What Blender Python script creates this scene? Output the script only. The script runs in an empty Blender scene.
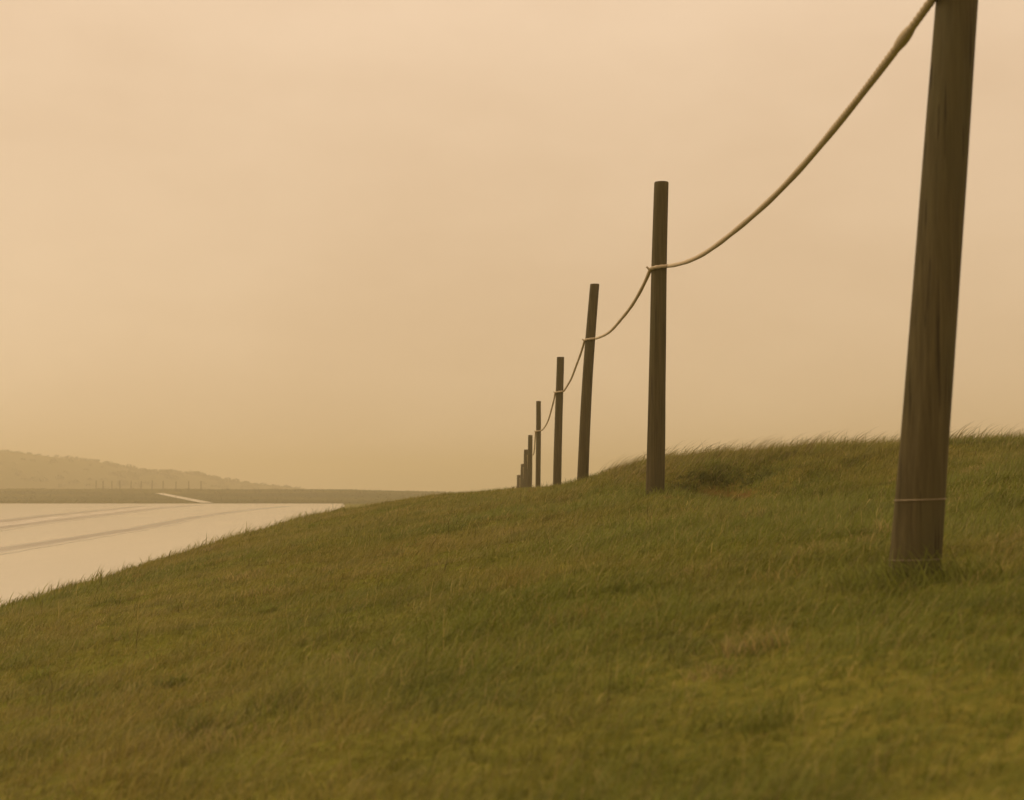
import bpy, math, random
import numpy as np
from mathutils import Vector

rng = np.random.default_rng(7)
random.seed(7)
scene = bpy.context.scene
col = scene.collection

# ------------------------------------------------------------------ camera model
F = 1600.0                      # focal length in pixels of the 1024 px wide picture
EYE = 1.6                       # eye above the road surface (road = z 0)
PITCH = math.atan(92.0 / F)     # horizon sits at row 492


def ray(px, py):
    cx, cy = (px - 512.0) / F, (400.0 - py) / F
    c, s = math.cos(PITCH), math.sin(PITCH)
    return Vector((cx, c - cy * s, s + cy * c))


def at(px, py, Y):
    d = ray(px, py)
    return Vector((0, 0, EYE)) + d * (Y / d.y)


# ------------------------------------------------------------------ helpers
def tag(o, label=None, cat=None, group=None, kind=None):
    if label: o['label'] = label
    if cat: o['category'] = cat
    if group: o['group'] = group
    if kind: o['kind'] = kind
    return o


def mesh_obj(name, verts, faces, mat=None, parent=None, smooth=True):
    me = bpy.data.meshes.new(name)
    me.from_pydata([tuple(v) for v in verts], [], faces)
    me.update()
    if smooth:
        me.polygons.foreach_set('use_smooth', np.ones(len(me.polygons), dtype=bool))
    o = bpy.data.objects.new(name, me)
    col.objects.link(o)
    if mat: me.materials.append(mat)
    if parent: o.parent = parent
    return o


def big_mesh(name, V, loops, sizes, mat, smooth=True):
    """numpy mesh: V (n,3), loops flat vertex indices, sizes per polygon"""
    me = bpy.data.meshes.new(name)
    me.vertices.add(len(V)); me.vertices.foreach_set('co', V.astype(np.float32).ravel())
    me.loops.add(len(loops)); me.loops.foreach_set('vertex_index', loops.astype(np.int32))
    me.polygons.add(len(sizes))
    st = np.zeros(len(sizes), np.int32); st[1:] = np.cumsum(sizes)[:-1]
    me.polygons.foreach_set('loop_start', st)
    me.polygons.foreach_set('loop_total', sizes.astype(np.int32))
    me.update(calc_edges=True)
    if smooth:
        me.polygons.foreach_set('use_smooth', np.ones(len(sizes), dtype=bool))
    me.materials.append(mat)
    o = bpy.data.objects.new(name, me)
    col.objects.link(o)
    return o


def hash2(ix, iy, seed):
    h = (ix.astype(np.int64) * 374761393 + iy.astype(np.int64) * 668265263 + seed * 974711) & 0x7fffffff
    h = ((h ^ (h >> 13)) * 1274126177) & 0x7fffffff
    h = h ^ (h >> 16)
    return (h & 0xffff) / 65535.0


def vnoise(x, y, seed=0):
    x = np.asarray(x, float); y = np.asarray(y, float)
    ix, iy = np.floor(x), np.floor(y)
    fx, fy = x - ix, y - iy
    fx = fx * fx * (3 - 2 * fx); fy = fy * fy * (3 - 2 * fy)
    a = hash2(ix, iy, seed); b = hash2(ix + 1, iy, seed)
    c = hash2(ix, iy + 1, seed); d = hash2(ix + 1, iy + 1, seed)
    return (a * (1 - fx) + b * fx) * (1 - fy) + (c * (1 - fx) + d * fx) * fy


def fbm(x, y, seed=0, octv=4):
    t, a, n = 0.0, 0.5, 0.0
    for k in range(octv):
        t = t + a * vnoise(x * 2 ** k, y * 2 ** k, seed + k); n += a; a *= 0.5
    return t / n


# ------------------------------------------------------------------ materials
def new_mat(name):
    m = bpy.data.materials.new(name); m.use_nodes = True
    nt = m.node_tree
    b = nt.nodes['Principled BSDF']
    return m, nt, b


def mixcol(nt, fac, a, b):
    n = nt.nodes.new('ShaderNodeMix'); n.data_type = 'RGBA'
    if isinstance(fac, float): n.inputs[0].default_value = fac
    else: nt.links.new(fac, n.inputs[0])
    for v, i in ((a, 6), (b, 7)):
        if isinstance(v, tuple): n.inputs[i].default_value = (*v, 1)
        else: nt.links.new(v, n.inputs[i])
    return n.outputs[2]


def noise(nt, scale, detail=4, vec=None, rough=0.55):
    n = nt.nodes.new('ShaderNodeTexNoise')
    n.inputs['Scale'].default_value = scale
    n.inputs['Detail'].default_value = detail
    n.inputs['Roughness'].default_value = rough
    if vec is not None: nt.links.new(vec, n.inputs['Vector'])
    return n.outputs['Fac']


def ramp(nt, fac, p0, p1):
    n = nt.nodes.new('ShaderNodeMapRange')
    n.inputs['From Min'].default_value = p0
    n.inputs['From Max'].default_value = p1
    nt.links.new(fac, n.inputs['Value'])
    return n.outputs['Result']


def coords(nt, scale=(1, 1, 1), kind='Object'):
    tc = nt.nodes.new('ShaderNodeTexCoord')
    mp = nt.nodes.new('ShaderNodeMapping')
    mp.inputs['Scale'].default_value = scale
    nt.links.new(tc.outputs[kind], mp.inputs['Vector'])
    return mp.outputs['Vector']


def bump(nt, b, h, strength, dist):
    n = nt.nodes.new('ShaderNodeBump')
    n.inputs['Strength'].default_value = strength
    n.inputs['Distance'].default_value = dist
    nt.links.new(h, n.inputs['Height'])
    nt.links.new(n.outputs['Normal'], b.inputs['Normal'])


GREEN = np.array((0.188, 0.206, 0.033))
OLIVE = np.array((0.252, 0.226, 0.046))
BROWN = np.array((0.280, 0.220, 0.055))
STRAW = np.array((0.460, 0.370, 0.130))
DARK = np.array((0.105, 0.115, 0.020))

# turf / soil of the ground sheet
m_ground, nt, b = new_mat('turf')
v = coords(nt)
c1 = mixcol(nt, ramp(nt, noise(nt, 0.35, 5, v), 0.35, 0.65), tuple(GREEN * 0.8), tuple(OLIVE * 0.8))
c2 = mixcol(nt, ramp(nt, noise(nt, 0.05, 4, v), 0.42, 0.62), c1, tuple(BROWN * 0.75))
c3 = mixcol(nt, ramp(nt, noise(nt, 14.0, 4, v), 0.4, 0.75), c2, tuple(DARK))
at_s = nt.nodes.new('ShaderNodeAttribute'); at_s.attribute_name = 'soil'
soilc = mixcol(nt, noise(nt, 9.0, 5, v), (0.055, 0.026, 0.011), (0.16, 0.072, 0.030))
c4 = mixcol(nt, at_s.outputs['Fac'], c3, soilc)
fa = nt.nodes.new('ShaderNodeTexCoord'); fs = nt.nodes.new('ShaderNodeSeparateXYZ'); nt.links.new(fa.outputs['Object'], fs.inputs[0])
rough = mixcol(nt, ramp(nt, noise(nt, 1.0, 5, coords(nt, (0.02, 0.06, 0.1))), 0.4, 0.62), (0.026, 0.032, 0.003), (0.095, 0.082, 0.011))      # the rank pasture beyond the road
c5 = mixcol(nt, ramp(nt, fs.outputs['Y'], 200.0, 224.0), c4, rough)
nt.links.new(c5, b.inputs['Base Color'])
b.inputs['Roughness'].default_value = 0.95
b.inputs['Specular IOR Level'].default_value = 0.0
bump(nt, b, noise(nt, 30.0, 5, v), 0.5, 0.03)

# grass blades: colour of each blade is stored on it
m_grass, nt, b = new_mat('grass_blades')
a = nt.nodes.new('ShaderNodeAttribute'); a.attribute_name = 'blade'
nt.links.new(a.outputs['Color'], b.inputs['Base Color'])
b.inputs['Roughness'].default_value = 0.6
b.inputs['Specular IOR Level'].default_value = 0.12
tr = nt.nodes.new('ShaderNodeBsdfTranslucent')
nt.links.new(a.outputs['Color'], tr.inputs['Color'])
mx = nt.nodes.new('ShaderNodeMixShader'); mx.inputs[0].default_value = 0.35
nt.links.new(b.outputs[0], mx.inputs[1]); nt.links.new(tr.outputs[0], mx.inputs[2])
nt.links.new(mx.outputs[0], nt.nodes['Material Output'].inputs['Surface'])

# weathered wood
m_wood, nt, b = new_mat('weathered_wood')
v = coords(nt, (60, 60, 2.2))
v2 = coords(nt, (5, 5, 1.6))
g = noise(nt, 1.0, 6, v, 0.65)
w1 = mixcol(nt, ramp(nt, g, 0.3, 0.7), (0.066, 0.051, 0.020), (0.132, 0.106, 0.046))
w2 = mixcol(nt, ramp(nt, noise(nt, 1.0, 4, v2), 0.45, 0.75), w1, (0.090, 0.080, 0.032))
crk = ramp(nt, noise(nt, 1.0, 4, coords(nt, (70, 70, 0.8)), 0.5), 0.33, 0.40)          # drying cracks
w3 = mixcol(nt, crk, (0.045, 0.034, 0.015), w2)
nt.links.new(w3, b.inputs['Base Color'])
b.inputs['Roughness'].default_value = 0.85
b.inputs['Specular IOR Level'].default_value = 0.2
bump(nt, b, g, 0.7, 0.008)

m_endgrain, nt, b = new_mat('cut_end_grain')
wv = nt.nodes.new('ShaderNodeTexWave'); wv.wave_type = 'RINGS'; wv.rings_direction = 'Z'
wv.inputs['Scale'].default_value = 28; wv.inputs['Distortion'].default_value = 3
nt.links.new(coords(nt), wv.inputs['Vector'])
nt.links.new(mixcol(nt, wv.outputs['Fac'], (0.10, 0.075, 0.04), (0.16, 0.125, 0.07)), b.inputs['Base Color'])
b.inputs['Roughness'].default_value = 0.9

m_rope, nt, b = new_mat('hemp_rope')
v = coords(nt)
nt.links.new(mixcol(nt, noise(nt, 40.0, 5, v), (0.40, 0.32, 0.20), (0.70, 0.58, 0.40)), b.inputs['Base Color'])
b.inputs['Roughness'].default_value = 0.9
bump(nt, b, noise(nt, 180.0, 3, v), 0.5, 0.004)

m_wire, nt, b = new_mat('dull_wire')
nt.links.new(mixcol(nt, noise(nt, 60.0, 3, coords(nt)), (0.26, 0.20, 0.11), (0.42, 0.33, 0.2)), b.inputs['Base Color'])
b.inputs['Roughness'].default_value = 0.5; b.inputs['Metallic'].default_value = 0.3

# wet asphalt
m_road, nt, b = new_mat('wet_asphalt')
v = coords(nt)
nt.links.new(mixcol(nt, noise(nt, 3.0, 6, v), (0.20, 0.165, 0.105), (0.27, 0.225, 0.145)), b.inputs['Base Color'])
vr = coords(nt, (0.25, 0.05, 1))
nt.links.new(mixcol(nt, ramp(nt, noise(nt, 1.0, 5, vr), 0.35, 0.7), (0.16, 0.16, 0.16), (0.26, 0.26, 0.26)), b.inputs['Roughness'])
b.inputs['Specular IOR Level'].default_value = 0.6
b.inputs['Coat Weight'].default_value = 1.0
b.inputs['Coat Roughness'].default_value = 0.14
b.inputs['Coat IOR'].default_value = 1.8

m_worn, nt, b = new_mat('worn_tyre_track')
wa = nt.nodes.new('ShaderNodeAttribute'); wa.attribute_name = 'wear'
wm = nt.nodes.new('ShaderNodeMath'); wm.operation = 'MULTIPLY'; nt.links.new(wa.outputs['Fac'], wm.inputs[0])
nt.links.new(ramp(nt, noise(nt, 1.0, 5, coords(nt, (0.8, 0.06, 1))), 0.1, 0.5), wm.inputs[1])
nt.links.new(mixcol(nt, wm.outputs[0], (0.235, 0.195, 0.125), (0.15, 0.115, 0.065)), b.inputs['Base Color'])
nt.links.new(mixcol(nt, wm.outputs[0], (0.2, 0.2, 0.2), (0.42, 0.42, 0.42)), b.inputs['Roughness'])
b.inputs['Specular IOR Level'].default_value = 0.6
nt.links.new(mixcol(nt, wm.outputs[0], (1, 1, 1), (0.15, 0.15, 0.15)), b.inputs['Coat Weight'])
b.inputs['Coat Roughness'].default_value = 0.14; b.inputs['Coat IOR'].default_value = 1.8

m_paint, nt, b = new_mat('worn_road_paint')
v = coords(nt, (1, 0.25, 1))
nt.links.new(mixcol(nt, ramp(nt, noise(nt, 1.5, 5, v), 0.45, 0.6), (0.32, 0.27, 0.19), (0.60, 0.53, 0.42)), b.inputs['Base Color'])
b.inputs['Roughness'].default_value = 0.25

m_hill, nt, b = new_mat('far_slope')
v = coords(nt)
nt.links.new(mixcol(nt, noise(nt, 0.03, 6, v), (0.075, 0.07, 0.018), (0.12, 0.10, 0.03)), b.inputs['Base Color'])
b.inputs['Roughness'].default_value = 1.0
b.inputs['Specular IOR Level'].default_value = 0.1

m_leaf, nt, b = new_mat('far_leaves')
nt.links.new(mixcol(nt, noise(nt, 0.2, 4, coords(nt)), (0.07, 0.068, 0.018), (0.10, 0.092, 0.028)), b.inputs['Base Color'])
b.inputs['Roughness'].default_value = 0.9

# ------------------------------------------------------------------ terrain
# cross sections: for each distance Y the (x, z relative to the eye) of the bank
RD = -1.63
ROWS = [
    (-8,  [(-6.4, RD), (-4.2, -1.30), (-1.3, -1.00), (1.5, -0.60), (2.5, -0.55), (4.0, -0.40), (7, -0.1), (12, 0.1)]),
    (0,   [(-6.4, RD), (-4.2, -1.28), (-1.3, -0.90), (1.4, -0.50), (2.5, -0.40), (4.0, -0.20), (7, 0.1), (12, 0.2)]),
    (5,   [(-6.4, RD), (-4.4, -1.20), (-1.3, -0.74), (1.26, -0.25), (2.0, -0.2), (3.2, -0.08), (6, 0.35), (12, 0.4)]),
    (9,   [(-6.3, RD), (-4.45, -1.12), (-1.3, -0.60), (1.2, -0.17), (2.1, -0.12), (3.2, 0.03), (6, 0.42), (12, 0.5)]),
    (13,  [(-6.3, RD), (-4.48, -1.05), (-1.3, -0.45), (1.15, -0.05), (1.6, -0.09), (1.9, -0.11), (2.4, -0.05), (3.2, 0.12), (5.5, 0.44), (12, 0.6)]),
    (14.2, [(-6.3, RD), (-4.46, -1.02), (-1.3, -0.40), (1.1, -0.04), (1.6, -0.11), (1.9, -0.14), (2.4, -0.05), (3.2, 0.15), (5.4, 0.45), (12, 0.6)]),
    (15.6, [(-6.3, RD), (-4.43, -0.98), (-1.3, -0.34), (0.95, 0.01), (1.25, 0.06), (1.75, 0.23), (2.8, 0.36), (5.2, 0.48), (12, 0.6)]),
    (18,  [(-6.3, RD), (-4.3, -0.88), (-1.25, -0.26), (0.9, 0.04), (1.08, 0.19), (1.25, 0.26), (1.6, 0.325), (2.2, 0.40), (4.4, 0.48), (6, 0.52), (12, 0.6)]),
    (21,  [(-6.4, RD), (-4.1, -0.74), (-1.2, -0.16), (0.85, 0.03), (1.2, 0.2), (2.2, 0.33), (4.4, 0.42), (12, 0.5)]),
    (27,  [(-6.6, RD), (-3.6, -0.46), (-1.25, -0.07), (0.6, 0.03), (1.6, 0.06), (3, 0.15), (12, 0.3)]),
    (31,  [(-6.8, RD), (-3.2, -0.37), (-1.35, -0.09), (0.6, -0.05), (1.6, -0.05), (3, 0.0), (12, 0.1)]),
    (38,  [(-7.1, RD), (-3.6, -0.85), (-1.3, -0.5), (0.6, -0.45), (3, -0.45), (12, -0.4)]),
    (46,  [(-7.6, RD), (-4.4, -1.25), (-1.3, -1.0), (0.5, -0.95), (3, -0.9), (12, -0.9)]),
    (60,  [(-8.6, RD), (-5.0, -1.55), (0.4, -1.42), (3, -1.42), (12, -1.4)]),
    (78,  [(-10.2, RD), (-6, -1.72), (0.2, -1.85), (12, -1.8)]),
    (110, [(-13.2, RD), (0.0, RD), (12, RD)]),
]
GX = np.arange(-16, 16.01, 0.2); GY = np.arange(-8, 110.01, 0.2)
prof = np.array([np.interp(GX, [p[0] for p in r], [p[1] for p in r]) for _, r in ROWS])
ry = np.array([r[0] for r in ROWS], float)
G = np.empty((len(GY), len(GX)))
for i in range(len(GX)):
    G[:, i] = np.interp(GY, ry, prof[:, i])


def gblur(A, sig, axis):
    k = np.exp(-0.5 * (np.arange(-int(3 * sig), int(3 * sig) + 1) / sig) ** 2); k /= k.sum()
    p = [(0, 0), (0, 0)]; h = len(k) // 2; p[axis] = (h, h)
    B = np.pad(A, p, mode='edge'); out = np.zeros_like(A)
    for j, wgt in enumerate(k):
        out += wgt * (B[j:j + A.shape[0], :] if axis == 0 else B[:, j:j + A.shape[1]])
    return out


G = gblur(gblur(G, 1.8, 0), 0.9, 1)
SOIL = (1.90, 14.85)             # the bare scrape at the foot of the hump


def xr(Y):                      # right edge of the road
    return np.interp(Y, [-30, 0, 14, 30, 60, 120, 183, 222], [-6.2, -6.2, -6.2, -6.7, -8.5, -14, -19.3, -23.5])


def soil_mask(x, y):
    d = ((x - SOIL[0]) / 0.30) ** 2 + ((y - SOIL[1] + 0.1) / 0.62) ** 2
    return np.clip(1.5 - d + 1.0 * (fbm(x * 7, y * 5, 40) - 0.5), 0, 1)


def H(x, y):
    """ground height (world z) at x, y"""
    x = np.asarray(x, float); y = np.asarray(y, float)
    fx = np.clip((x - GX[0]) / 0.2, 0, len(GX) - 1.001); fy = np.clip((y - GY[0]) / 0.2, 0, len(GY) - 1.001)
    ix, iy = fx.astype(int), fy.astype(int); fx = fx - ix; fy = fy - iy
    z = (G[iy, ix] * (1 - fx) + G[iy, ix + 1] * fx) * (1 - fy) + (G[iy + 1, ix] * (1 - fx) + G[iy + 1, ix + 1] * fx) * fy
    # right: the bank settles back to the plain far away
    s = np.clip((x - 16) / 50, 0, 1); z = z + (RD - z) * s * s * (3 - 2 * s)
    # far field rising beyond the road
    top = np.interp(x, [-90, -60, -38, -26, -14, 10], [0.62, 0.60, 0.58, 0.28, 0.02, 0.0])
    t = np.clip((y - 222) / 108, 0, 1); t = t * t * (1.6 - 0.6 * t)
    z = np.where(y > 110, RD + (top - RD) * t + (0.3 * (fbm(x / 30, y / 30, 5) - 0.5) + 0.25 * (fbm(x / 5, y / 12, 6) - 0.5)) * t, z)
    z = np.where(y > 330, z - np.clip((y - 330) * 0.02, 0, 4.5), z)
    # lumps of the turf, none on the road
    vg = np.clip((x - xr(y) - 0.3) / 1.2, 0, 1) * np.clip((120 - y) / 60, 0, 1)
    z = z + vg * (0.10 * (fbm(x * 0.9, y * 0.9, 11) - 0.5) + 0.075 * (fbm(x * 3.1, y * 3.1, 17, 3) - 0.5))
    # scrape: a small bite out of the slope
    d = ((x - SOIL[0]) / 0.38) ** 2 + ((y - SOIL[1] - 0.3) / 0.42) ** 2
    z = z - 0.20 * np.exp(-d)
    return z + EYE


def hit(px, py, y0=200.0, y1=420.0):
    d = ray(px, py)
    for k in range(4000):
        Y = y0 + (y1 - y0) * k / 4000
        p = Vector((0, 0, EYE)) + d * (Y / d.y)
        if p.z <= float(H(p.x, p.y)): return p
    return p


def axis_pts(segs):
    out = [segs[0][0]]
    for a0, a1, st in segs:
        n = max(1, int(round((a1 - a0) / st)))
        out += list(np.linspace(a0, a1, n + 1)[1:])
    return np.array(out)


xs = axis_pts([(-1200, -300, 90), (-300, -100, 10), (-100, -20, 2.0), (-20, -9, 0.5), (-9, 9, 0.12), (9, 20, 0.5), (20, 100, 4), (100, 1200, 100)])
ys = axis_pts([(-60, -8, 6), (-8, 0, 0.5), (0, 40, 0.12), (40, 120, 0.8), (120, 220, 5), (220, 345, 1.5), (345, 600, 15), (600, 1200, 60)])
X, Y = np.meshgrid(xs, ys)
Z = H(X, Y)
V = np.stack([X, Y, Z], -1).reshape(-1, 3)
nx, ny = len(xs), len(ys)
i0 = (np.arange(ny - 1)[:, None] * nx + np.arange(nx - 1)[None, :]).ravel()
loops = np.stack([i0, i0 + 1, i0 + nx + 1, i0 + nx], 1).ravel()
ground = big_mesh('ground', V, loops, np.full(len(i0), 4), m_ground)
tag(ground, 'grassy bank and low plain under the turf', 'ground', kind='structure')
at_ = ground.data.attributes.new('soil', 'FLOAT', 'POINT')
at_.data.foreach_set('value', soil_mask(X, Y).ravel().astype(np.float32))

# ------------------------------------------------------------------ road
yy = axis_pts([(-30, 60, 2), (60, 223, 4)])
rv, rf = [], []
for k, y in enumerate(yy):
    a0, a1 = -0.37 * max(y, 0) - 10.0, float(xr(y)) + 0.15 + 0.25 * (float(vnoise(np.array(y * 0.4), np.array(3.0), 2)) - 0.5)
    for j in range(9):
        rv.append((a0 + (a1 - a0) * j / 8, y, 0.0))
for k in range(len(yy) - 1):
    for j in range(8):
        q = k * 9 + j
        rf.append((q, q + 1, q + 10, q + 9))
road = mesh_obj('road', rv, rf, m_road)
tag(road, 'pale wet road sweeping away to the left below the bank', 'road', kind='structure')


def strip(name, pts, w, mat, lift, label):
    """ribbon lying on the road through world points traced along the lane"""
    P = [Vector((p.x, p.y, lift)) for p in pts]
    Q = []
    for k in range(len(P) - 1):
        n = max(2, int((P[k + 1] - P[k]).length / 2))
        for j in range(n): Q.append(P[k].lerp(P[k + 1], j / n))
    Q.append(P[-1])
    for _ in range(20):
        Q = [Q[0]] + [(Q[k - 1] + Q[k] * 2 + Q[k + 1]) / 4 for k in range(1, len(Q) - 1)] + [Q[-1]]
    vv, ff, wear = [], [], []
    prof_ = ((-1, 0), (-0.55, 0.55), (0, 1), (0.55, 0.55), (1, 0))
    for k, p in enumerate(Q):
        t = (Q[min(k + 1, len(Q) - 1)] - Q[max(k - 1, 0)]).normalized()
        n = Vector((-t.y, t.x, 0)) * (w / 2 * (0.85 + 0.3 * random.random()))
        for u, q in prof_: vv.append(p + n * u); wear.append(q)
    for k in range(len(Q) - 1):
        for j in range(4):
            ff.append((5 * k + j, 5 * k + j + 5, 5 * k + j + 6, 5 * k + j + 1))
    o = mesh_obj(name, vv, ff, mat)
    o.data.attributes.new('wear', 'FLOAT', 'POINT').data.foreach_set('value', np.array(wear, np.float32))
    return tag(o, label, name.replace('_', ' '), kind='structure')


def onroad(px, py):
    d = ray(px, py); k = -EYE / d.z
    return Vector((0, 0, EYE)) + d * k


strip('tyre_track', [onroad(*p) for p in ((-60, 560), (0, 549.5), (62, 541), (103, 534), (154, 526), (191, 518), (239, 511), (287, 506.2))],
      1.5, m_worn, 0.004, 'dark worn wheel track along the middle of the wet road')
strip('tyre_track', [onroad(*p) for p in ((-60, 536), (0, 527.5), (48, 521.7), (113, 514), (154, 508.6), (200, 505))],
      2.0, m_worn, 0.004, 'dark worn track on the near side of the pale lane line')
strip('tyre_track', [onroad(*p) for p in ((-60, 529), (0, 522), (44, 516), (85, 512), (143, 506.2))],
      2.4, m_worn, 0.004, 'dark worn track on the far side of the pale lane line')
strip('lane_line', [onroad(*p) for p in ((-60, 532.5), (0, 525), (46, 519), (100, 513.2), (150, 507.4), (185, 505))],
      1.5, m_paint, 0.008, 'pale worn lane line between two dark tracks on the road')

# the branch of the road climbing the far field
sv, sf = [], []
N = 12
for k in range(N + 1):
    t = k / N
    pa = hit(155 + (201 - 155) * t, 493.6 + (503.2 - 493.6) * t)
    pb = hit(163 + (214 - 163) * t, 493.4 + (503.2 - 493.4) * t)
    for p in (pa, pb): sv.append((p.x, p.y, float(H(p.x, p.y)) + 0.06))
for k in range(N): sf.append((2 * k, 2 * k + 1, 2 * k + 3, 2 * k + 2))
tag(mesh_obj('side_road', sv, sf, m_road), 'pale strip of wet road climbing the far field', 'road', kind='structure')

# ------------------------------------------------------------------ far hill and its scrub
sil_px = [-260, -120, -40, 0, 30, 60, 100, 130, 150, 180, 200, 225, 250, 290, 320, 360]
sil_py = [452, 449, 448, 451, 454, 457.5, 462, 469, 472.5, 473, 475.5, 481, 484, 488, 492, 497]
HY = 600.0
us = np.linspace(-260, 360, 240); vs = np.linspace(-1, 1, 26)
hv = []
for v_ in vs:
    for u in us:
        yq = HY + v_ * 170
        rz = (492 - np.interp(u, sil_px, sil_py)) / F * HY
        k = math.cos(v_ * math.pi / 2)
        z = -4.5 + (rz + 4.5) * k ** 0.8 if k > 1e-6 else -4.5
        xq = (u - 512) / F * HY
        z += 1.3 * (float(fbm(np.array(xq / 25), np.array(yq / 25), 23)) - 0.5) * k
        hv.append((xq, yq, z + EYE))
n_ = len(us)
hf = [(r * n_ + c, r * n_ + c + 1, (r + 1) * n_ + c + 1, (r + 1) * n_ + c) for r in range(len(vs) - 1) for c in range(n_ - 1)]
tag(mesh_obj('hills', hv, hf, m_hill), 'low hill fading into the mist on the left', 'hill', kind='structure')

lv, lf = [], []
for k in range(420):
    u = random.uniform(-230, 305)
    v_ = random.uniform(-0.75, 0.08) if random.random() < 0.6 else random.uniform(-0.06, 0.06)
    yq = HY + v_ * 170
    rz = (492 - np.interp(u, sil_px, sil_py)) / F * HY
    z = -4.5 + (rz + 4.5) * math.cos(v_ * math.pi / 2) ** 0.8
    R = random.uniform(0.45, 1.0) * (1.35 if 120 < u < 235 else 1.0) * (0.8 if u < 60 else 1)
    c = Vector(((u - 512) / F * HY, yq, z + EYE + R * 0.3))
    for j in range(46):
        d = Vector((random.gauss(0, 1), random.gauss(0, 1), random.gauss(0, 1))).normalized()
        p = c + Vector((d.x * 1.5, d.y * 1.2, d.z * 0.8)) * R * random.uniform(0.55, 1.0)
        a = Vector((random.gauss(0, 1), random.gauss(0, 1), random.gauss(0, 1))).normalized() * R * 0.3
        e = a.cross(Vector((random.gauss(0, 1), random.gauss(0, 1), random.gauss(0, 1)))).normalized() * R * 0.25
        q = len(lv); lv += [p - a, p + e, p + a, p - e]; lf.append((q, q + 1, q + 2, q + 3))
tag(mesh_obj('far_scrub', lv, lf, m_leaf, smooth=False), 'dim scrub and low trees covering the misty hill', 'scrub', kind='stuff')

# ------------------------------------------------------------------ posts
# px of base, px of top, py of top, distance, radius at base / top, bend, rope height row
POSTS = [
    (912.0, 976.5, None, 5.0, 0.078, 0.061, -0.006, 'thick dark weathered post nearest the viewer, leaning right, two thin pale bands near its foot'),
    (654.3, 661.6, 182, 13.0, 0.076, 0.059, 0.0, 'tall dark upright post standing in front of the grassy hump'),
    (582.5, 594.5, 284, 21.0, 0.077, 0.062, -0.012, 'dark post leaning right at the left foot of the grassy hump'),
    (557.0, 560.3, 357, 29.0, 0.075, 0.066, 0.00, 'upright dark post between the leaning post and the slim straight one'),
    (538.0, 538.4, 401, 37.0, 0.062, 0.056, 0.00, 'slim straight post standing just right of the overlapping far cluster of posts'),
    (528.6, 530.5, 435, 45.0, 0.076, 0.060, 0.00, 'tallest and rightmost post of the overlapping far cluster'),
    (524.6, 526.2, 449.5, 53.0, 0.080, 0.066, 0.00, 'second tallest post of the overlapping far cluster'),
    (521.0, 522.6, 464, 61.0, 0.080, 0.068, 0.00, 'third tallest post of the overlapping far cluster'),
    (518.0, 518.6, 475, 69.0, 0.080, 0.072, 0.00, 'shortest and leftmost post of the overlapping far cluster'),
    (513.0, 513.0, 487.0, 77.0, 0.062, 0.056, 0.00, 'tiny tip of the farthest post showing above the grass crest, left of the cluster'),
]
PG = 'wooden posts along the grass bank'


def lathe_post(axis, radii, seed, nseg=28):
    vv, ff = [], []
    lobes = [(random.uniform(0, 6.28), random.uniform(0.01, 0.03), k) for k in (2, 3, 5)]
    for k, (c, r) in enumerate(zip(axis, radii)):
        for j in range(nseg):
            a = 2 * math.pi * j / nseg
            rr = r * (1 + sum(m * math.sin(q * a + ph + c.z * 0.35) for ph, m, q in lobes))
            rr *= 1 + 0.05 * (float(vnoise(np.array(a * 3 + seed), np.array(c.z * 2.2), seed)) - 0.5)
            vv.append(c + Vector((math.cos(a) * rr, math.sin(a) * rr, 0)))
    for k in range(len(axis) - 1):
        for j in range(nseg):
            j2 = (j + 1) % nseg
            ff.append((k * nseg + j, k * nseg + j2, (k + 1) * nseg + j2, (k + 1) * nseg + j))
    return vv, ff


post_info = []
for i, (bx_, tx_, ty_, Yd, r0, r1, bend, lab) in enumerate(POSTS):
    base = at(bx_, 492, Yd); base.z = float(H(base.x, Yd))
    if ty_ is None:
        top = at(tx_, -215, Yd)
    else:
        top = at(tx_, ty_, Yd)
    hgt = top.z - base.z
    root = bpy.data.objects.new('wooden_post', None); col.objects.link(root)
    root.location = base; root.empty_display_size = 0.2
    tag(root, lab, 'post', PG)
    n = 30
    axis, radii = [], []
    for k in range(n + 1):
        t = -0.12 + 1.12 * k / n
        c = Vector(((top.x - base.x) * t, (top.y - base.y) * t, hgt * t))
        c.x += bend * math.sin(math.pi * max(t, 0)) + 0.004 * math.sin(5 * t + i)
        axis.append(c); radii.append(r0 + (r1 - r0) * max(t, 0))
    # eased rim
    end = axis[-1].copy()
    axis[-1] = end - Vector((0, 0, 0.010)); axis.append(end - Vector((0, 0, 0.002))); radii.append(r1 * 0.94)
    vv, ff = lathe_post(axis, radii, 31 + i)
    mesh_obj('shaft', vv, ff, m_wood, root)
    # sawn top: dished disc with a chipped rim
    cv = [end + Vector((0, 0, 0.002))]; ns = 28
    tilt = random.uniform(-0.03, 0.03)
    for j in range(ns):
        a = 2 * math.pi * j / ns
        cv.append(axis[-1] + Vector((math.cos(a) * r1 * 0.95, math.sin(a) * r1 * 0.95, 0.0005)))
    cf = [(0, 1 + j, 1 + (j + 1) % ns) for j in range(ns)]
    mesh_obj('sawn_top', cv, cf, m_endgrain, root)
    post_info.append((base, top, r0, r1, bend, root, axis))


def post_axis(i, z):
    base, top, r0, r1, bend = post_info[i][:5]
    t = (z - base.z) / (top.z - base.z)
    c = base.lerp(top, t); c.x += bend * math.sin(math.pi * min(max(t, 0), 1)) + 0.004 * math.sin(5 * t + i); c.z = z
    return c, r0 + (r1 - r0) * t


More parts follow.
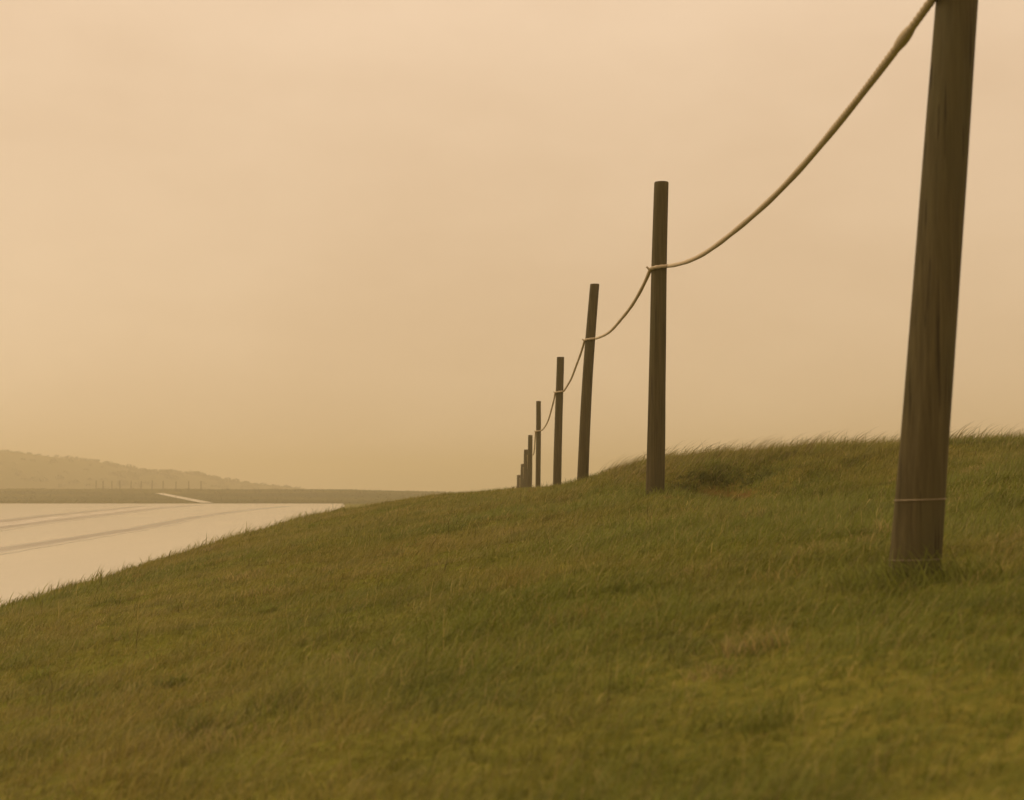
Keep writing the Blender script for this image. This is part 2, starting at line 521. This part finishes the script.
def ring(name, shaft, z, r, mat, parent, tilt):
    """wire lying on the outline of the shaft at local height z"""
    n, m = 28, 6
    vs_ = [v.co for v in shaft.data.vertices]
    rows = [vs_[k:k + n] for k in range(0, len(vs_), n)]
    pts = []
    for j in range(n):
        zz = z + tilt * math.cos(2 * math.pi * j / n)
        for k in range(len(rows) - 1):
            if rows[k][j].z <= zz < rows[k + 1][j].z:
                pts.append(rows[k][j].lerp(rows[k + 1][j], (zz - rows[k][j].z) / (rows[k + 1][j].z - rows[k][j].z))); break
    c = sum(pts, Vector()) / len(pts)
    vv, ff = [], []
    for j, p in enumerate(pts):
        o = Vector((p.x - c.x, p.y - c.y, 0)).normalized()
        for k in range(m):
            b_ = 2 * math.pi * k / m
            vv.append(p + o * (r * 0.7 + r * math.cos(b_)) + Vector((0, 0, r * math.sin(b_))))
    for j in range(n):
        for k in range(m):
            ff.append((j * m + k, ((j + 1) % n) * m + k, ((j + 1) % n) * m + (k + 1) % m, j * m + (k + 1) % m))
    return mesh_obj(name, vv, ff, mat, parent)


near = post_info[0]
shaft = [o for o in near[5].children if o.name.startswith('shaft')][0]
for py_, rr_ in ((499.5, 0.0018), (559.0, 0.0010)):
    ring('wire_band', shaft, at(912, py_, 5.0).z - near[0].z, rr_, m_wire, near[5], 0.003)

# ------------------------------------------------------------------ rope
rope_z = [at(940, -3, 5.0).z, at(655, 268, 13).z, at(590, 339.5, 21).z, at(559, 392, 29).z, at(538, 431, 37).z,
          at(529, 455, 45).z, at(525, 467, 53).z, at(522, 478, 61).z, at(518, 486, 69).z, at(513, 497, 77).z]
sags = [0.198, 0.14, 0.09, 0.17, 0.2, 0.2, 0.2, 0.2, 0.2]
RR = 0.0145
path = []
for i in range(len(POSTS)):
    c, R = post_axis(i, rope_z[i]); q = R + RR * 0.75
    if i == 0:
        ang = np.linspace(-math.pi * 1.0, -math.pi * 3.0, 50)       # a full turn round the nearest post
    else:
        sg = -1 if i < 5 else 1                                     # the far ones carry it on their other side
        ang = np.linspace(sg * 0.12 * math.pi, sg * 1.02 * math.pi, 20)     # right side, across the post, to the left side
    for k, a in enumerate(ang):
        t = k / (len(ang) - 1)
        dz = (0.012 - 0.026 * t) if i else (0.05 - 0.05 * t)
        path.append(Vector((c.x + math.cos(a) * q, c.y + math.sin(a) * q, c.z + dz)))
    if i < len(POSTS) - 1:
        c2, R2 = post_axis(i + 1, rope_z[i + 1]); a = (-0.12 if i + 1 < 5 else 0.12) * math.pi; q2 = R2 + RR * 0.75
        p0 = path[-1].copy(); p1 = Vector((c2.x + math.cos(a) * q2, c2.y + math.sin(a) * q2, c2.z + 0.012))
        n = 160; ex = 0.98 if i == 0 else 0.85
        for k in range(1, n):
            t = k / n
            p = p0.lerp(p1, t); u = t ** ex; p.z -= sags[i] * 4 * u * (1 - u)
            p.x += 0.004 * math.sin(9 * t + i) * math.sin(math.pi * t); p.z += 0.003 * math.sin(14 * t + 2 * i) * math.sin(math.pi * t)
            path.append(p)


def rope_tube(P, R, step, twist, ns=12, taper=False, lump=None):
    d = [0.0]
    for k in range(1, len(P)): d.append(d[-1] + (P[k] - P[k - 1]).length)
    n = max(4, int(d[-1] / step)); S = np.linspace(0, d[-1], n + 1)
    arr = np.array([[p.x, p.y, p.z] for p in P])
    Q = [Vector((float(np.interp(s, d, arr[:, 0])), float(np.interp(s, d, arr[:, 1])), float(np.interp(s, d, arr[:, 2])))) for s in S]
    vv, ff = [], []
    up = Vector((0.3, 0.2, 1)).normalized()
    for k, p in enumerate(Q):
        t = (Q[min(k + 1, n)] - Q[max(k - 1, 0)]).normalized()
        up = (up - t * up.dot(t)).normalized(); bi = t.cross(up)
        rr = R * (1 + 0.05 * math.sin(S[k] * 7.3))
        if lump:
            rr *= 1 + lump[1] * math.exp(-((S[k] - lump[0]) / lump[2]) ** 2)
        if taper: rr *= 1 - 0.4 * k / n
        for j in range(ns):
            a = 2 * math.pi * j / ns
            r_ = rr * (0.74 + 0.34 * abs(math.cos(1.5 * (a - S[k] * twist))))
            vv.append(p + (up * math.cos(a) + bi * math.sin(a)) * r_)
    for k in range(n):
        for j in range(ns):
            j2 = (j + 1) % ns
            ff.append((k * ns + j, k * ns + j2, (k + 1) * ns + j2, (k + 1) * ns + j))
    ff.append(tuple(reversed(range(ns)))); ff.append(tuple(n * ns + j for j in range(ns)))
    return vv, ff


rope_root = bpy.data.objects.new('rope', None); col.objects.link(rope_root)
rope_root.location = path[0]
tag(rope_root, 'long sagging hemp rope looped from post to post along the bank', 'rope')
L0 = 2 * math.pi * 0.08
vv, ff = rope_tube([p - path[0] for p in path], RR, 0.014, 48.0, ns=15)
mesh_obj('strand', vv, ff, m_rope, rope_root)
# splice lump close to the nearest post, and a short frayed end sticking out left of each post
for i in range(1, 5):
    c, R = post_axis(i, rope_z[i])
    s = Vector((c.x - R - RR * 0.9, c.y - 0.01, c.z - 0.012))
    e = [s + Vector((0.03, -0.01, 0.0)), s, s + Vector((-0.014, -0.005, 0.006)), s + Vector((-0.03, -0.01, 0.014 + 0.006 * (i % 2)))]
    vv, ff = rope_tube([p - path[0] for p in e], 0.012, 0.006, 60.0, taper=True)
    mesh_obj('frayed_end', vv, ff, m_rope, rope_root)
k0 = 50
seg = path[k0 + 2:k0 + 12]
sp = [Vector(p) for p in seg]
# splice: a whipped thickening a little way along the first span
mid = [p - path[0] for p in path[k0 + 4:k0 + 10]]
vv, ff = rope_tube(mid, 0.019, 0.008, 110.0)
me_n = len(vv) // 12
for k in range(me_n):
    w = math.sin(math.pi * k / (me_n - 1)) ** 0.6
    cc = sum((Vector(vv[k * 12 + j]) for j in range(12)), Vector()) / 12
    for j in range(12): vv[k * 12 + j] = cc + (Vector(vv[k * 12 + j]) - cc) * (0.45 + 0.55 * w)
mesh_obj('splice', vv, ff, m_rope, rope_root)

# ------------------------------------------------------------------ far fence posts on the field crest
fx = [96, 103, 112, 120, 131, 141, 152, 163, 176, 188.5, 201]
names = ['leftmost', 'second from the left', 'third from the left', 'fourth from the left', 'fifth from the left', 'middle one',
         'fifth from the right', 'fourth from the right', 'third from the right', 'second from the right', 'rightmost']
proto = None
for i, px in enumerate(fx):
    p = at(px, 489, 318.0); p.z = float(H(p.x, p.y))
    topz = at(px, 480.5 + 0.25 * (i % 3) + (0.4 if px > 170 else 0), 318.0).z
    if proto is None:
        axis = [Vector((0, 0, z)) for z in (-0.3, 0.3, 0.9, 1.5, 1.9, 1.93)]
        vv, ff = lathe_post(axis, [0.10, 0.095, 0.09, 0.09, 0.085, 0.06], 90, 12)
        ff.append(tuple(5 * 12 + j for j in range(12)))
        o = proto = mesh_obj('fence_post', vv, ff, m_wood)
    else:
        o = proto.copy(); col.objects.link(o)
    o.location = p; o.scale = (1, 1, (topz - p.z) / 1.93)
    o.rotation_euler = (0, random.uniform(-0.03, 0.03), random.uniform(0, 6))
    tag(o, f'thin far post under the misty hill, {names[i]} of its row', 'fence post', 'distant posts along the far field')

# ------------------------------------------------------------------ grass
bv, bl, bs, bc = [], [], [], []
nvert = 0


def add_blades(x, y, h, w, lean, heading, colr, nseg, sink=0.01, curl=1.7, z=None):
    """ribbons that rise and bend over along their heading"""
    global nvert
    n = len(x)
    if n == 0: return
    z = H(x, y) if z is None else z
    face = heading + math.pi / 2 + rng.normal(0, 0.5, n)
    wx, wy = np.cos(face), np.sin(face)
    hx, hy = np.cos(heading), np.sin(heading)
    P = np.empty((n, 2 * nseg + 1, 3), np.float32)
    px, py, pz = x.copy(), y.copy(), z - sink
    seg = h / nseg
    for k in range(nseg + 1):
        t = k / nseg
        ww = w * (1 - t) ** 0.7 * 0.5
        if k < nseg:
            P[:, 2 * k, 0] = px - wx * ww; P[:, 2 * k, 1] = py - wy * ww; P[:, 2 * k, 2] = pz
            P[:, 2 * k + 1, 0] = px + wx * ww; P[:, 2 * k + 1, 1] = py + wy * ww; P[:, 2 * k + 1, 2] = pz
            ang = lean * (0.35 + curl * ((k + 0.5) / nseg) ** 1.2)
            ang = np.clip(ang, 0, 1.9)
            px = px + hx * np.sin(ang) * seg; py = py + hy * np.sin(ang) * seg; pz = pz + np.cos(ang) * seg
        else:
            P[:, 2 * k, 0] = px; P[:, 2 * k, 1] = py; P[:, 2 * k, 2] = pz
    nv = 2 * nseg + 1
    base = nvert + np.arange(n)[:, None] * nv
    quads = []
    for k in range(nseg - 1):
        quads.append(base + np.array([2 * k, 2 * k + 1, 2 * k + 3, 2 * k + 2])[None, :])
    tri = base + np.array([2 * nseg - 2, 2 * nseg - 1, 2 * nseg])[None, :]
    for q in quads:
        bl.append(q.ravel()); bs.append(np.full(n, 4))
    bl.append(tri.ravel()); bs.append(np.full(n, 3))
    bv.append(P.reshape(-1, 3)); nvert += n * nv
    bc.append(np.repeat(np.concatenate([colr, np.ones((n, 1))], 1).astype(np.float32), nv, axis=0))


def palette(x, y, n, dry=0.0):
    p1 = 0.6 * fbm(x * 0.55, y * 0.35, 51) + 0.4 * fbm(x * 3.0, y * 1.6, 55)
    p2 = fbm(x * 4.2, y * 2.6, 61); p3 = 0.55 * fbm(x * 0.8 + 9, y * 0.5, 71) + 0.45 * fbm(x * 2.6, y * 1.5, 75)
    side = np.clip((x + 0.4) / 1.6, 0, 1) * np.clip((18 - y) / 6, 0, 1)        # lusher on the right of the bank
    g = np.clip((p1 - 0.44 + 0.17 * side) * 5, 0, 1)[:, None]
    dry = dry - 0.7 * side
    c = GREEN * g + OLIVE * (1 - g)
    br = np.clip((p3 - 0.49) * 6 + dry, 0, 1)[:, None] * (0.25 + 0.6 * rng.random((n, 1)))
    c = c * (1 - br) + BROWN * br
    dk = np.clip((p2 - 0.52) * 7, 0, 1)[:, None] * 0.75 * rng.random((n, 1))
    c = c * (1 - dk) + DARK * dk
    r = rng.random((n, 1))
    c = np.where(r > 0.93, STRAW * (0.6 + 0.4 * rng.random((n, 1))), c)
    return np.clip(c * rng.uniform(0.62, 1.38, (n, 1)), 0.005, 0.9)


def scatter(y0, y1, dens, margin, xlo=None, xhi=9.0):
    """uniform points on the bank between two distances, wider than the picture needs"""
    w0 = 0.36 * y1 + margin
    n = int((y1 - y0) * 2 * w0 * dens)
    x = rng.uniform(-w0, w0, n); y = rng.uniform(y0, y1, n)
    k = (np.abs(x) < 0.36 * y + margin) & (x > xr(y) - 0.05 + 0.3 * (vnoise(y * 1.3, y * 0 + 2, 8) - 0.5)) & (x < xhi)
    k &= rng.random(n) > soil_mask(x, y) * 1.2
    return x[k], y[k]


def hump(x, y):
    return np.clip((H(x, y) - EYE - 0.12) * 4, 0, 1) * np.clip((y - 10) / 4, 0, 1)


BANDS = [(1.2, 5.5, 9000, 0.9, 3, 0.0026), (5.5, 9, 6500, 1.2, 3, 0.003), (9, 14, 4200, 1.5, 3, 0.004),
         (14, 20, 3000, 1.8, 3, 0.005), (20, 33, 1600, 2.0, 3, 0.007), (33, 70, 120, 2.0, 2, 0.014)]
for (y0, y1, dens, mar, nseg, w) in BANDS:
    x, y = scatter(y0, y1, dens, mar)
    n = len(x)
    hm = hump(x, y)
    clump = fbm(x * 1.6, y * 1.6, 33)
    # undergrowth
    side = np.clip((x + 1.0) / 2.0, 0, 1) * np.clip((y - 4) / 4, 0, 1)
    clump = 0.5 * clump + 0.5 * fbm(x * 4.5, y * 3.0, 37)
    h = (0.038 + 0.068 * rng.random(n) ** 1.6) * (0.05 + 1.9 * clump) * (1 + 0.6 * hm + 0.45 * side)
    h = h * (1 - 0.72 * np.clip(1.6 - ((x - 1.88) / 0.42) ** 2 - ((y - 14.1) / 0.75) ** 2, 0, 1))     # worn short in front of the scrape
    sw = (fbm(x * 0.7, y * 0.7, 91) - 0.5) * 5.0          # swirls of laid grass
    head = rng.normal(0.05, 0.9, n) + 0.6 * sw * (1 - hm)
    lean = np.abs(rng.normal(1.05, 0.3, n))
    add_blades(x, y, h, w * rng.uniform(0.7, 1.4, n), lean, head, palette(x, y, n), nseg)
    # long thin stalks blown to the right
    m = int(n * 0.06)
    k = rng.choice(n, m, replace=False)
    x2, y2 = x[k] + rng.normal(0, 0.03, m), y[k] + rng.normal(0, 0.03, m)
    hm2 = hump(x2, y2)
    h2 = rng.uniform(0.07, 0.17, m) * (1 + 0.4 * hm2)
    h2 = h2 * (1 - 0.72 * np.clip(1.6 - ((x2 - 1.88) / 0.42) ** 2 - ((y2 - 14.1) / 0.75) ** 2, 0, 1))
    c2 = palette(x2, y2, m, 0.25); st = rng.random((m, 1)) < 0.35
    c2 = np.where(st, STRAW * rng.uniform(0.6, 1.0, (m, 1)), c2)
    add_blades(x2, y2, h2, w * 0.6 * rng.uniform(0.7, 1.2, m), rng.uniform(0.6, 1.15, m), rng.normal(0.1, 0.9, m) + 0.4 * (fbm(x2, y2, 95) - 0.5) * (1 - hm2), c2, max(nseg, 4))

# rank darker tussocks in front of the hump and here and there on the bank
def tussock(cx, cy, R, n, hh, colr, wid=0.006, flat=0.0):
    a = rng.uniform(0, 2 * math.pi, n); r = R * np.sqrt(rng.random(n))
    x = cx + np.cos(a) * r; y = cy + np.sin(a) * r
    c = colr * rng.uniform(0.6, 1.4, (n, 1))
    add_blades(x, y, hh * rng.uniform(0.5, 1.1, n), wid * rng.uniform(0.7, 1.3, n), rng.uniform(0.4, 0.9, n) + flat, a * 0.5 + rng.normal(0.1, 0.9, n), c, 4)


for k in range(260):
    cy = 3.2 + 17 * rng.random() ** 0.8; cx = rng.uniform(-0.3, 0.36) * cy
    if soil_mask(np.array(cx), np.array(cy)) > 0: continue
    tussock(cx, cy, rng.uniform(0.05, 0.17), int(rng.uniform(40, 120)), rng.uniform(0.05, 0.10), ((DARK + GREEN) / 2, GREEN * 1.1, OLIVE * 1.15, BROWN, STRAW * 0.75)[k % 5], 0.003 + 0.0003 * cy)
for k in range(20):
    cx = rng.uniform(1.3, 2.9); cy = rng.uniform(15.1, 16.2)
    if soil_mask(np.array(cx), np.array(cy)) > 0.1: continue
    tussock(cx, cy, rng.uniform(0.08, 0.2), 80, rng.uniform(0.07, 0.13), (DARK, DARK * 1.5, GREEN * 0.9, OLIVE)[k % 4], 0.008, 0.4)
for (cx, cy) in ((1.62, 15.3), (1.75, 15.5), (1.95, 15.55), (2.12, 15.45), (2.3, 15.2)):   # lip overhanging the scrape
    tussock(cx, cy, 0.14, 110, 0.19, DARK * 1.1, 0.008, 0.5)
for i in range(5):                                                       # longer grass at the feet of the posts
    bp = post_info[i][0]
    tussock(bp.x, bp.y - 0.05, 0.26, 420, 0.14, GREEN, 0.003 + 0.00025 * bp.y)
    tussock(bp.x, bp.y - 0.12, 0.14, 120, 0.17, (GREEN + DARK) / 2, 0.003 + 0.00025 * bp.y)

# feathery heads along the crest of the hump and along the shoulder over the road
n = 6000
x = rng.uniform(1.0, 8.5, n); y = rng.uniform(15.5, 21, n)
add_blades(x, y, 0.16 + 0.26 * rng.random(n) ** 1.6, rng.uniform(0.006, 0.012, n), rng.uniform(0.65, 1.1, n), rng.normal(0.0, 0.3, n),
           STRAW * rng.uniform(0.3, 0.75, (n, 1)), 5)
n = 6500
t = rng.random(n)
y = 11 + 22 * t; x = np.interp(y, [11, 14, 21, 27, 31, 33], [-4.45, -4.5, -4.1, -3.6, -3.2, -2.6]) + rng.normal(0, 0.45, n)
add_blades(x, y, (0.05 + 0.2 * rng.random(n) ** 3) * (0.4 + 1.1 * fbm(x * 2.3, y * 1.1, 77)), rng.uniform(0.006, 0.013, n), rng.uniform(0.4, 1.05, n), rng.normal(0.1, 1.0, n),
           palette(x, y, n, 0.2), 4)

# scattered dead stalks, dark and bleached, standing out of the sward
n = 260
y = 3.2 + 15 * rng.random(n); x = rng.uniform(-0.34, 0.36, n) * y; k = x > xr(y) + 1.5; x, y = x[k], y[k]; n = len(x)
cc = np.where(rng.random((n, 1)) < 0.5, np.array((0.06, 0.045, 0.018)), STRAW * 1.1) * rng.uniform(0.8, 1.2, (n, 1))
add_blades(x, y, rng.uniform(0.08, 0.19, n), 0.0012 + 0.00028 * y, rng.uniform(0.1, 0.9, n), rng.uniform(-1.6, 1.6, n), cc, 5)
V = np.concatenate(bv); loops = np.concatenate(bl); sizes = np.concatenate(bs)
print('grass blades verts', len(V), 'faces', len(sizes))
grass = big_mesh('grass', V, loops, sizes, m_grass)
ca = grass.data.attributes.new('blade', 'FLOAT_COLOR', 'POINT')
ca.data.foreach_set('color', np.concatenate(bc).ravel())
tag(grass, 'windblown olive and straw grass covering the roadside bank', 'grass', kind='stuff')

# tussocks of rough grass on the far field, coarse at that distance
bv, bl, bs, bc = [], [], [], []; nvert = 0
n = 9000
x = rng.uniform(-120, 25, n); y = 226 + 110 * rng.random(n) ** 0.7
k = np.abs((x / y * F + 512) - (214 - (y - 222) * 0.57)) > 12      # keep the side road clear
x, y = x[k], y[k]; n = len(x)
add_blades(x, y, rng.uniform(0.08, 0.24, n), rng.uniform(0.2, 0.6, n), rng.uniform(0.2, 0.7, n), rng.normal(0.1, 0.6, n), palette(x * 0.05, y * 0.05, n) * (0.27, 0.28, 0.15), 2)
V = np.concatenate(bv); loops = np.concatenate(bl); sizes = np.concatenate(bs)
fg = big_mesh('field_grass', V, loops, sizes, m_grass)
ca = fg.data.attributes.new('blade', 'FLOAT_COLOR', 'POINT')
ca.data.foreach_set('color', np.concatenate(bc).ravel())
tag(fg, 'rough dull grass on the far field beyond the road', 'grass', kind='stuff')

# ------------------------------------------------------------------ haze
bpy.ops.mesh.primitive_cube_add(size=1)
hz = bpy.context.object; hz.name = 'haze'; hz.data.name = 'haze'
zmin, zmax = -6.0, 23.0
hz.location = (0, 570, (zmin + zmax) / 2); hz.scale = (2500, 1320, zmax - zmin)
m_haze = bpy.data.materials.new('haze'); m_haze.use_nodes = True
nt = m_haze.node_tree; nt.nodes.clear()
out = nt.nodes.new('ShaderNodeOutputMaterial'); pv = nt.nodes.new('ShaderNodeVolumePrincipled')
pv.inputs['Color'].default_value = (1.0, 0.92, 0.68, 1)
pv.inputs['Density'].default_value = 0.0022
pv.inputs['Anisotropy'].default_value = 0.55
nt.links.new(pv.outputs[0], out.inputs['Volume'])
hz.data.materials.append(m_haze)
tag(hz, 'thin warm mist over the whole bank and plain', 'haze', kind='stuff')

# ------------------------------------------------------------------ sky, sun, camera
SUN_EL, SUN_AZ = math.radians(48), math.radians(-55)      # behind the cloud, ahead and to the left
w = bpy.data.worlds.new('World'); scene.world = w; w.use_nodes = True
nt = w.node_tree; bg = nt.nodes['Background']
sky = nt.nodes.new('ShaderNodeTexSky'); sky.sky_type = 'NISHITA'; sky.sun_disc = False
sky.sun_elevation = SUN_EL; sky.sun_rotation = SUN_AZ
bw = nt.nodes.new('ShaderNodeRGBToBW'); nt.links.new(sky.outputs[0], bw.inputs[0])
tc = nt.nodes.new('ShaderNodeTexCoord')
mp = nt.nodes.new('ShaderNodeMapping'); mp.inputs['Scale'].default_value = (1, 1, 2.2)
nt.links.new(tc.outputs['Generated'], mp.inputs['Vector'])
cl = ramp(nt, noise(nt, 2.6, 6, mp.outputs['Vector'], 0.55), 0.36, 0.66)
cloud0 = mixcol(nt, cl, (8.05, 5.8, 3.75), (9.2, 6.85, 4.6))       # sepia overcast deck
sx = nt.nodes.new('ShaderNodeSeparateXYZ'); nt.links.new(tc.outputs['Generated'], sx.inputs[0])
low = mixcol(nt, ramp(nt, sx.outputs['Z'], 0.0, 0.30), (0.80, 0.78, 0.72), (1.03, 1.02, 1.04))   # an overcast sky is dimmer low down
dim = nt.nodes.new('ShaderNodeMix'); dim.data_type = 'RGBA'; dim.blend_type = 'MULTIPLY'; dim.inputs[0].default_value = 1
nt.links.new(cloud0, dim.inputs[6]); nt.links.new(low, dim.inputs[7]); cloud = dim.outputs[2]
tint = nt.nodes.new('ShaderNodeMix'); tint.data_type = 'RGBA'; tint.blend_type = 'MULTIPLY'; tint.inputs[0].default_value = 1
nt.links.new(bw.outputs[0], tint.inputs[6]); tint.inputs[7].default_value = (1.25, 0.92, 0.58, 1)
skc = mixcol(nt, 0.12, cloud, tint.outputs[2])
nt.links.new(skc, bg.inputs['Color']); bg.inputs['Strength'].default_value = 0.1

sd = bpy.data.lights.new('sun', 'SUN'); sd.energy = 1.3; sd.angle = math.radians(25); sd.color = (1.0, 0.80, 0.55)
so = bpy.data.objects.new('sun', sd); col.objects.link(so)
dirv = Vector((math.sin(SUN_AZ) * math.cos(SUN_EL), math.cos(SUN_AZ) * math.cos(SUN_EL), math.sin(SUN_EL)))
so.rotation_euler = dirv.to_track_quat('Z', 'Y').to_euler()
so.location = (0, 0, 40)

cd = bpy.data.cameras.new('camera'); cam = bpy.data.objects.new('camera', cd); col.objects.link(cam)
cam.location = (0, 0, EYE); cam.rotation_euler = (math.pi / 2 + PITCH, 0, 0)
cd.sensor_width = 36; cd.lens = F / 1024 * 36
cd.clip_start = 0.05; cd.clip_end = 5000
cd.dof.use_dof = True; cd.dof.focus_distance = 15.0; cd.dof.aperture_fstop = 5.0
scene.camera = cam

scene.view_settings.view_transform = 'Standard'
scene.view_settings.look = 'None'
scene.view_settings.exposure = 0.0
scene.view_settings.gamma = 1.0
scene.view_settings.use_curve_mapping = False
scene.cycles.use_denoising = True
scene.cycles.volume_bounces = 4
scene.cycles.max_bounces = 6
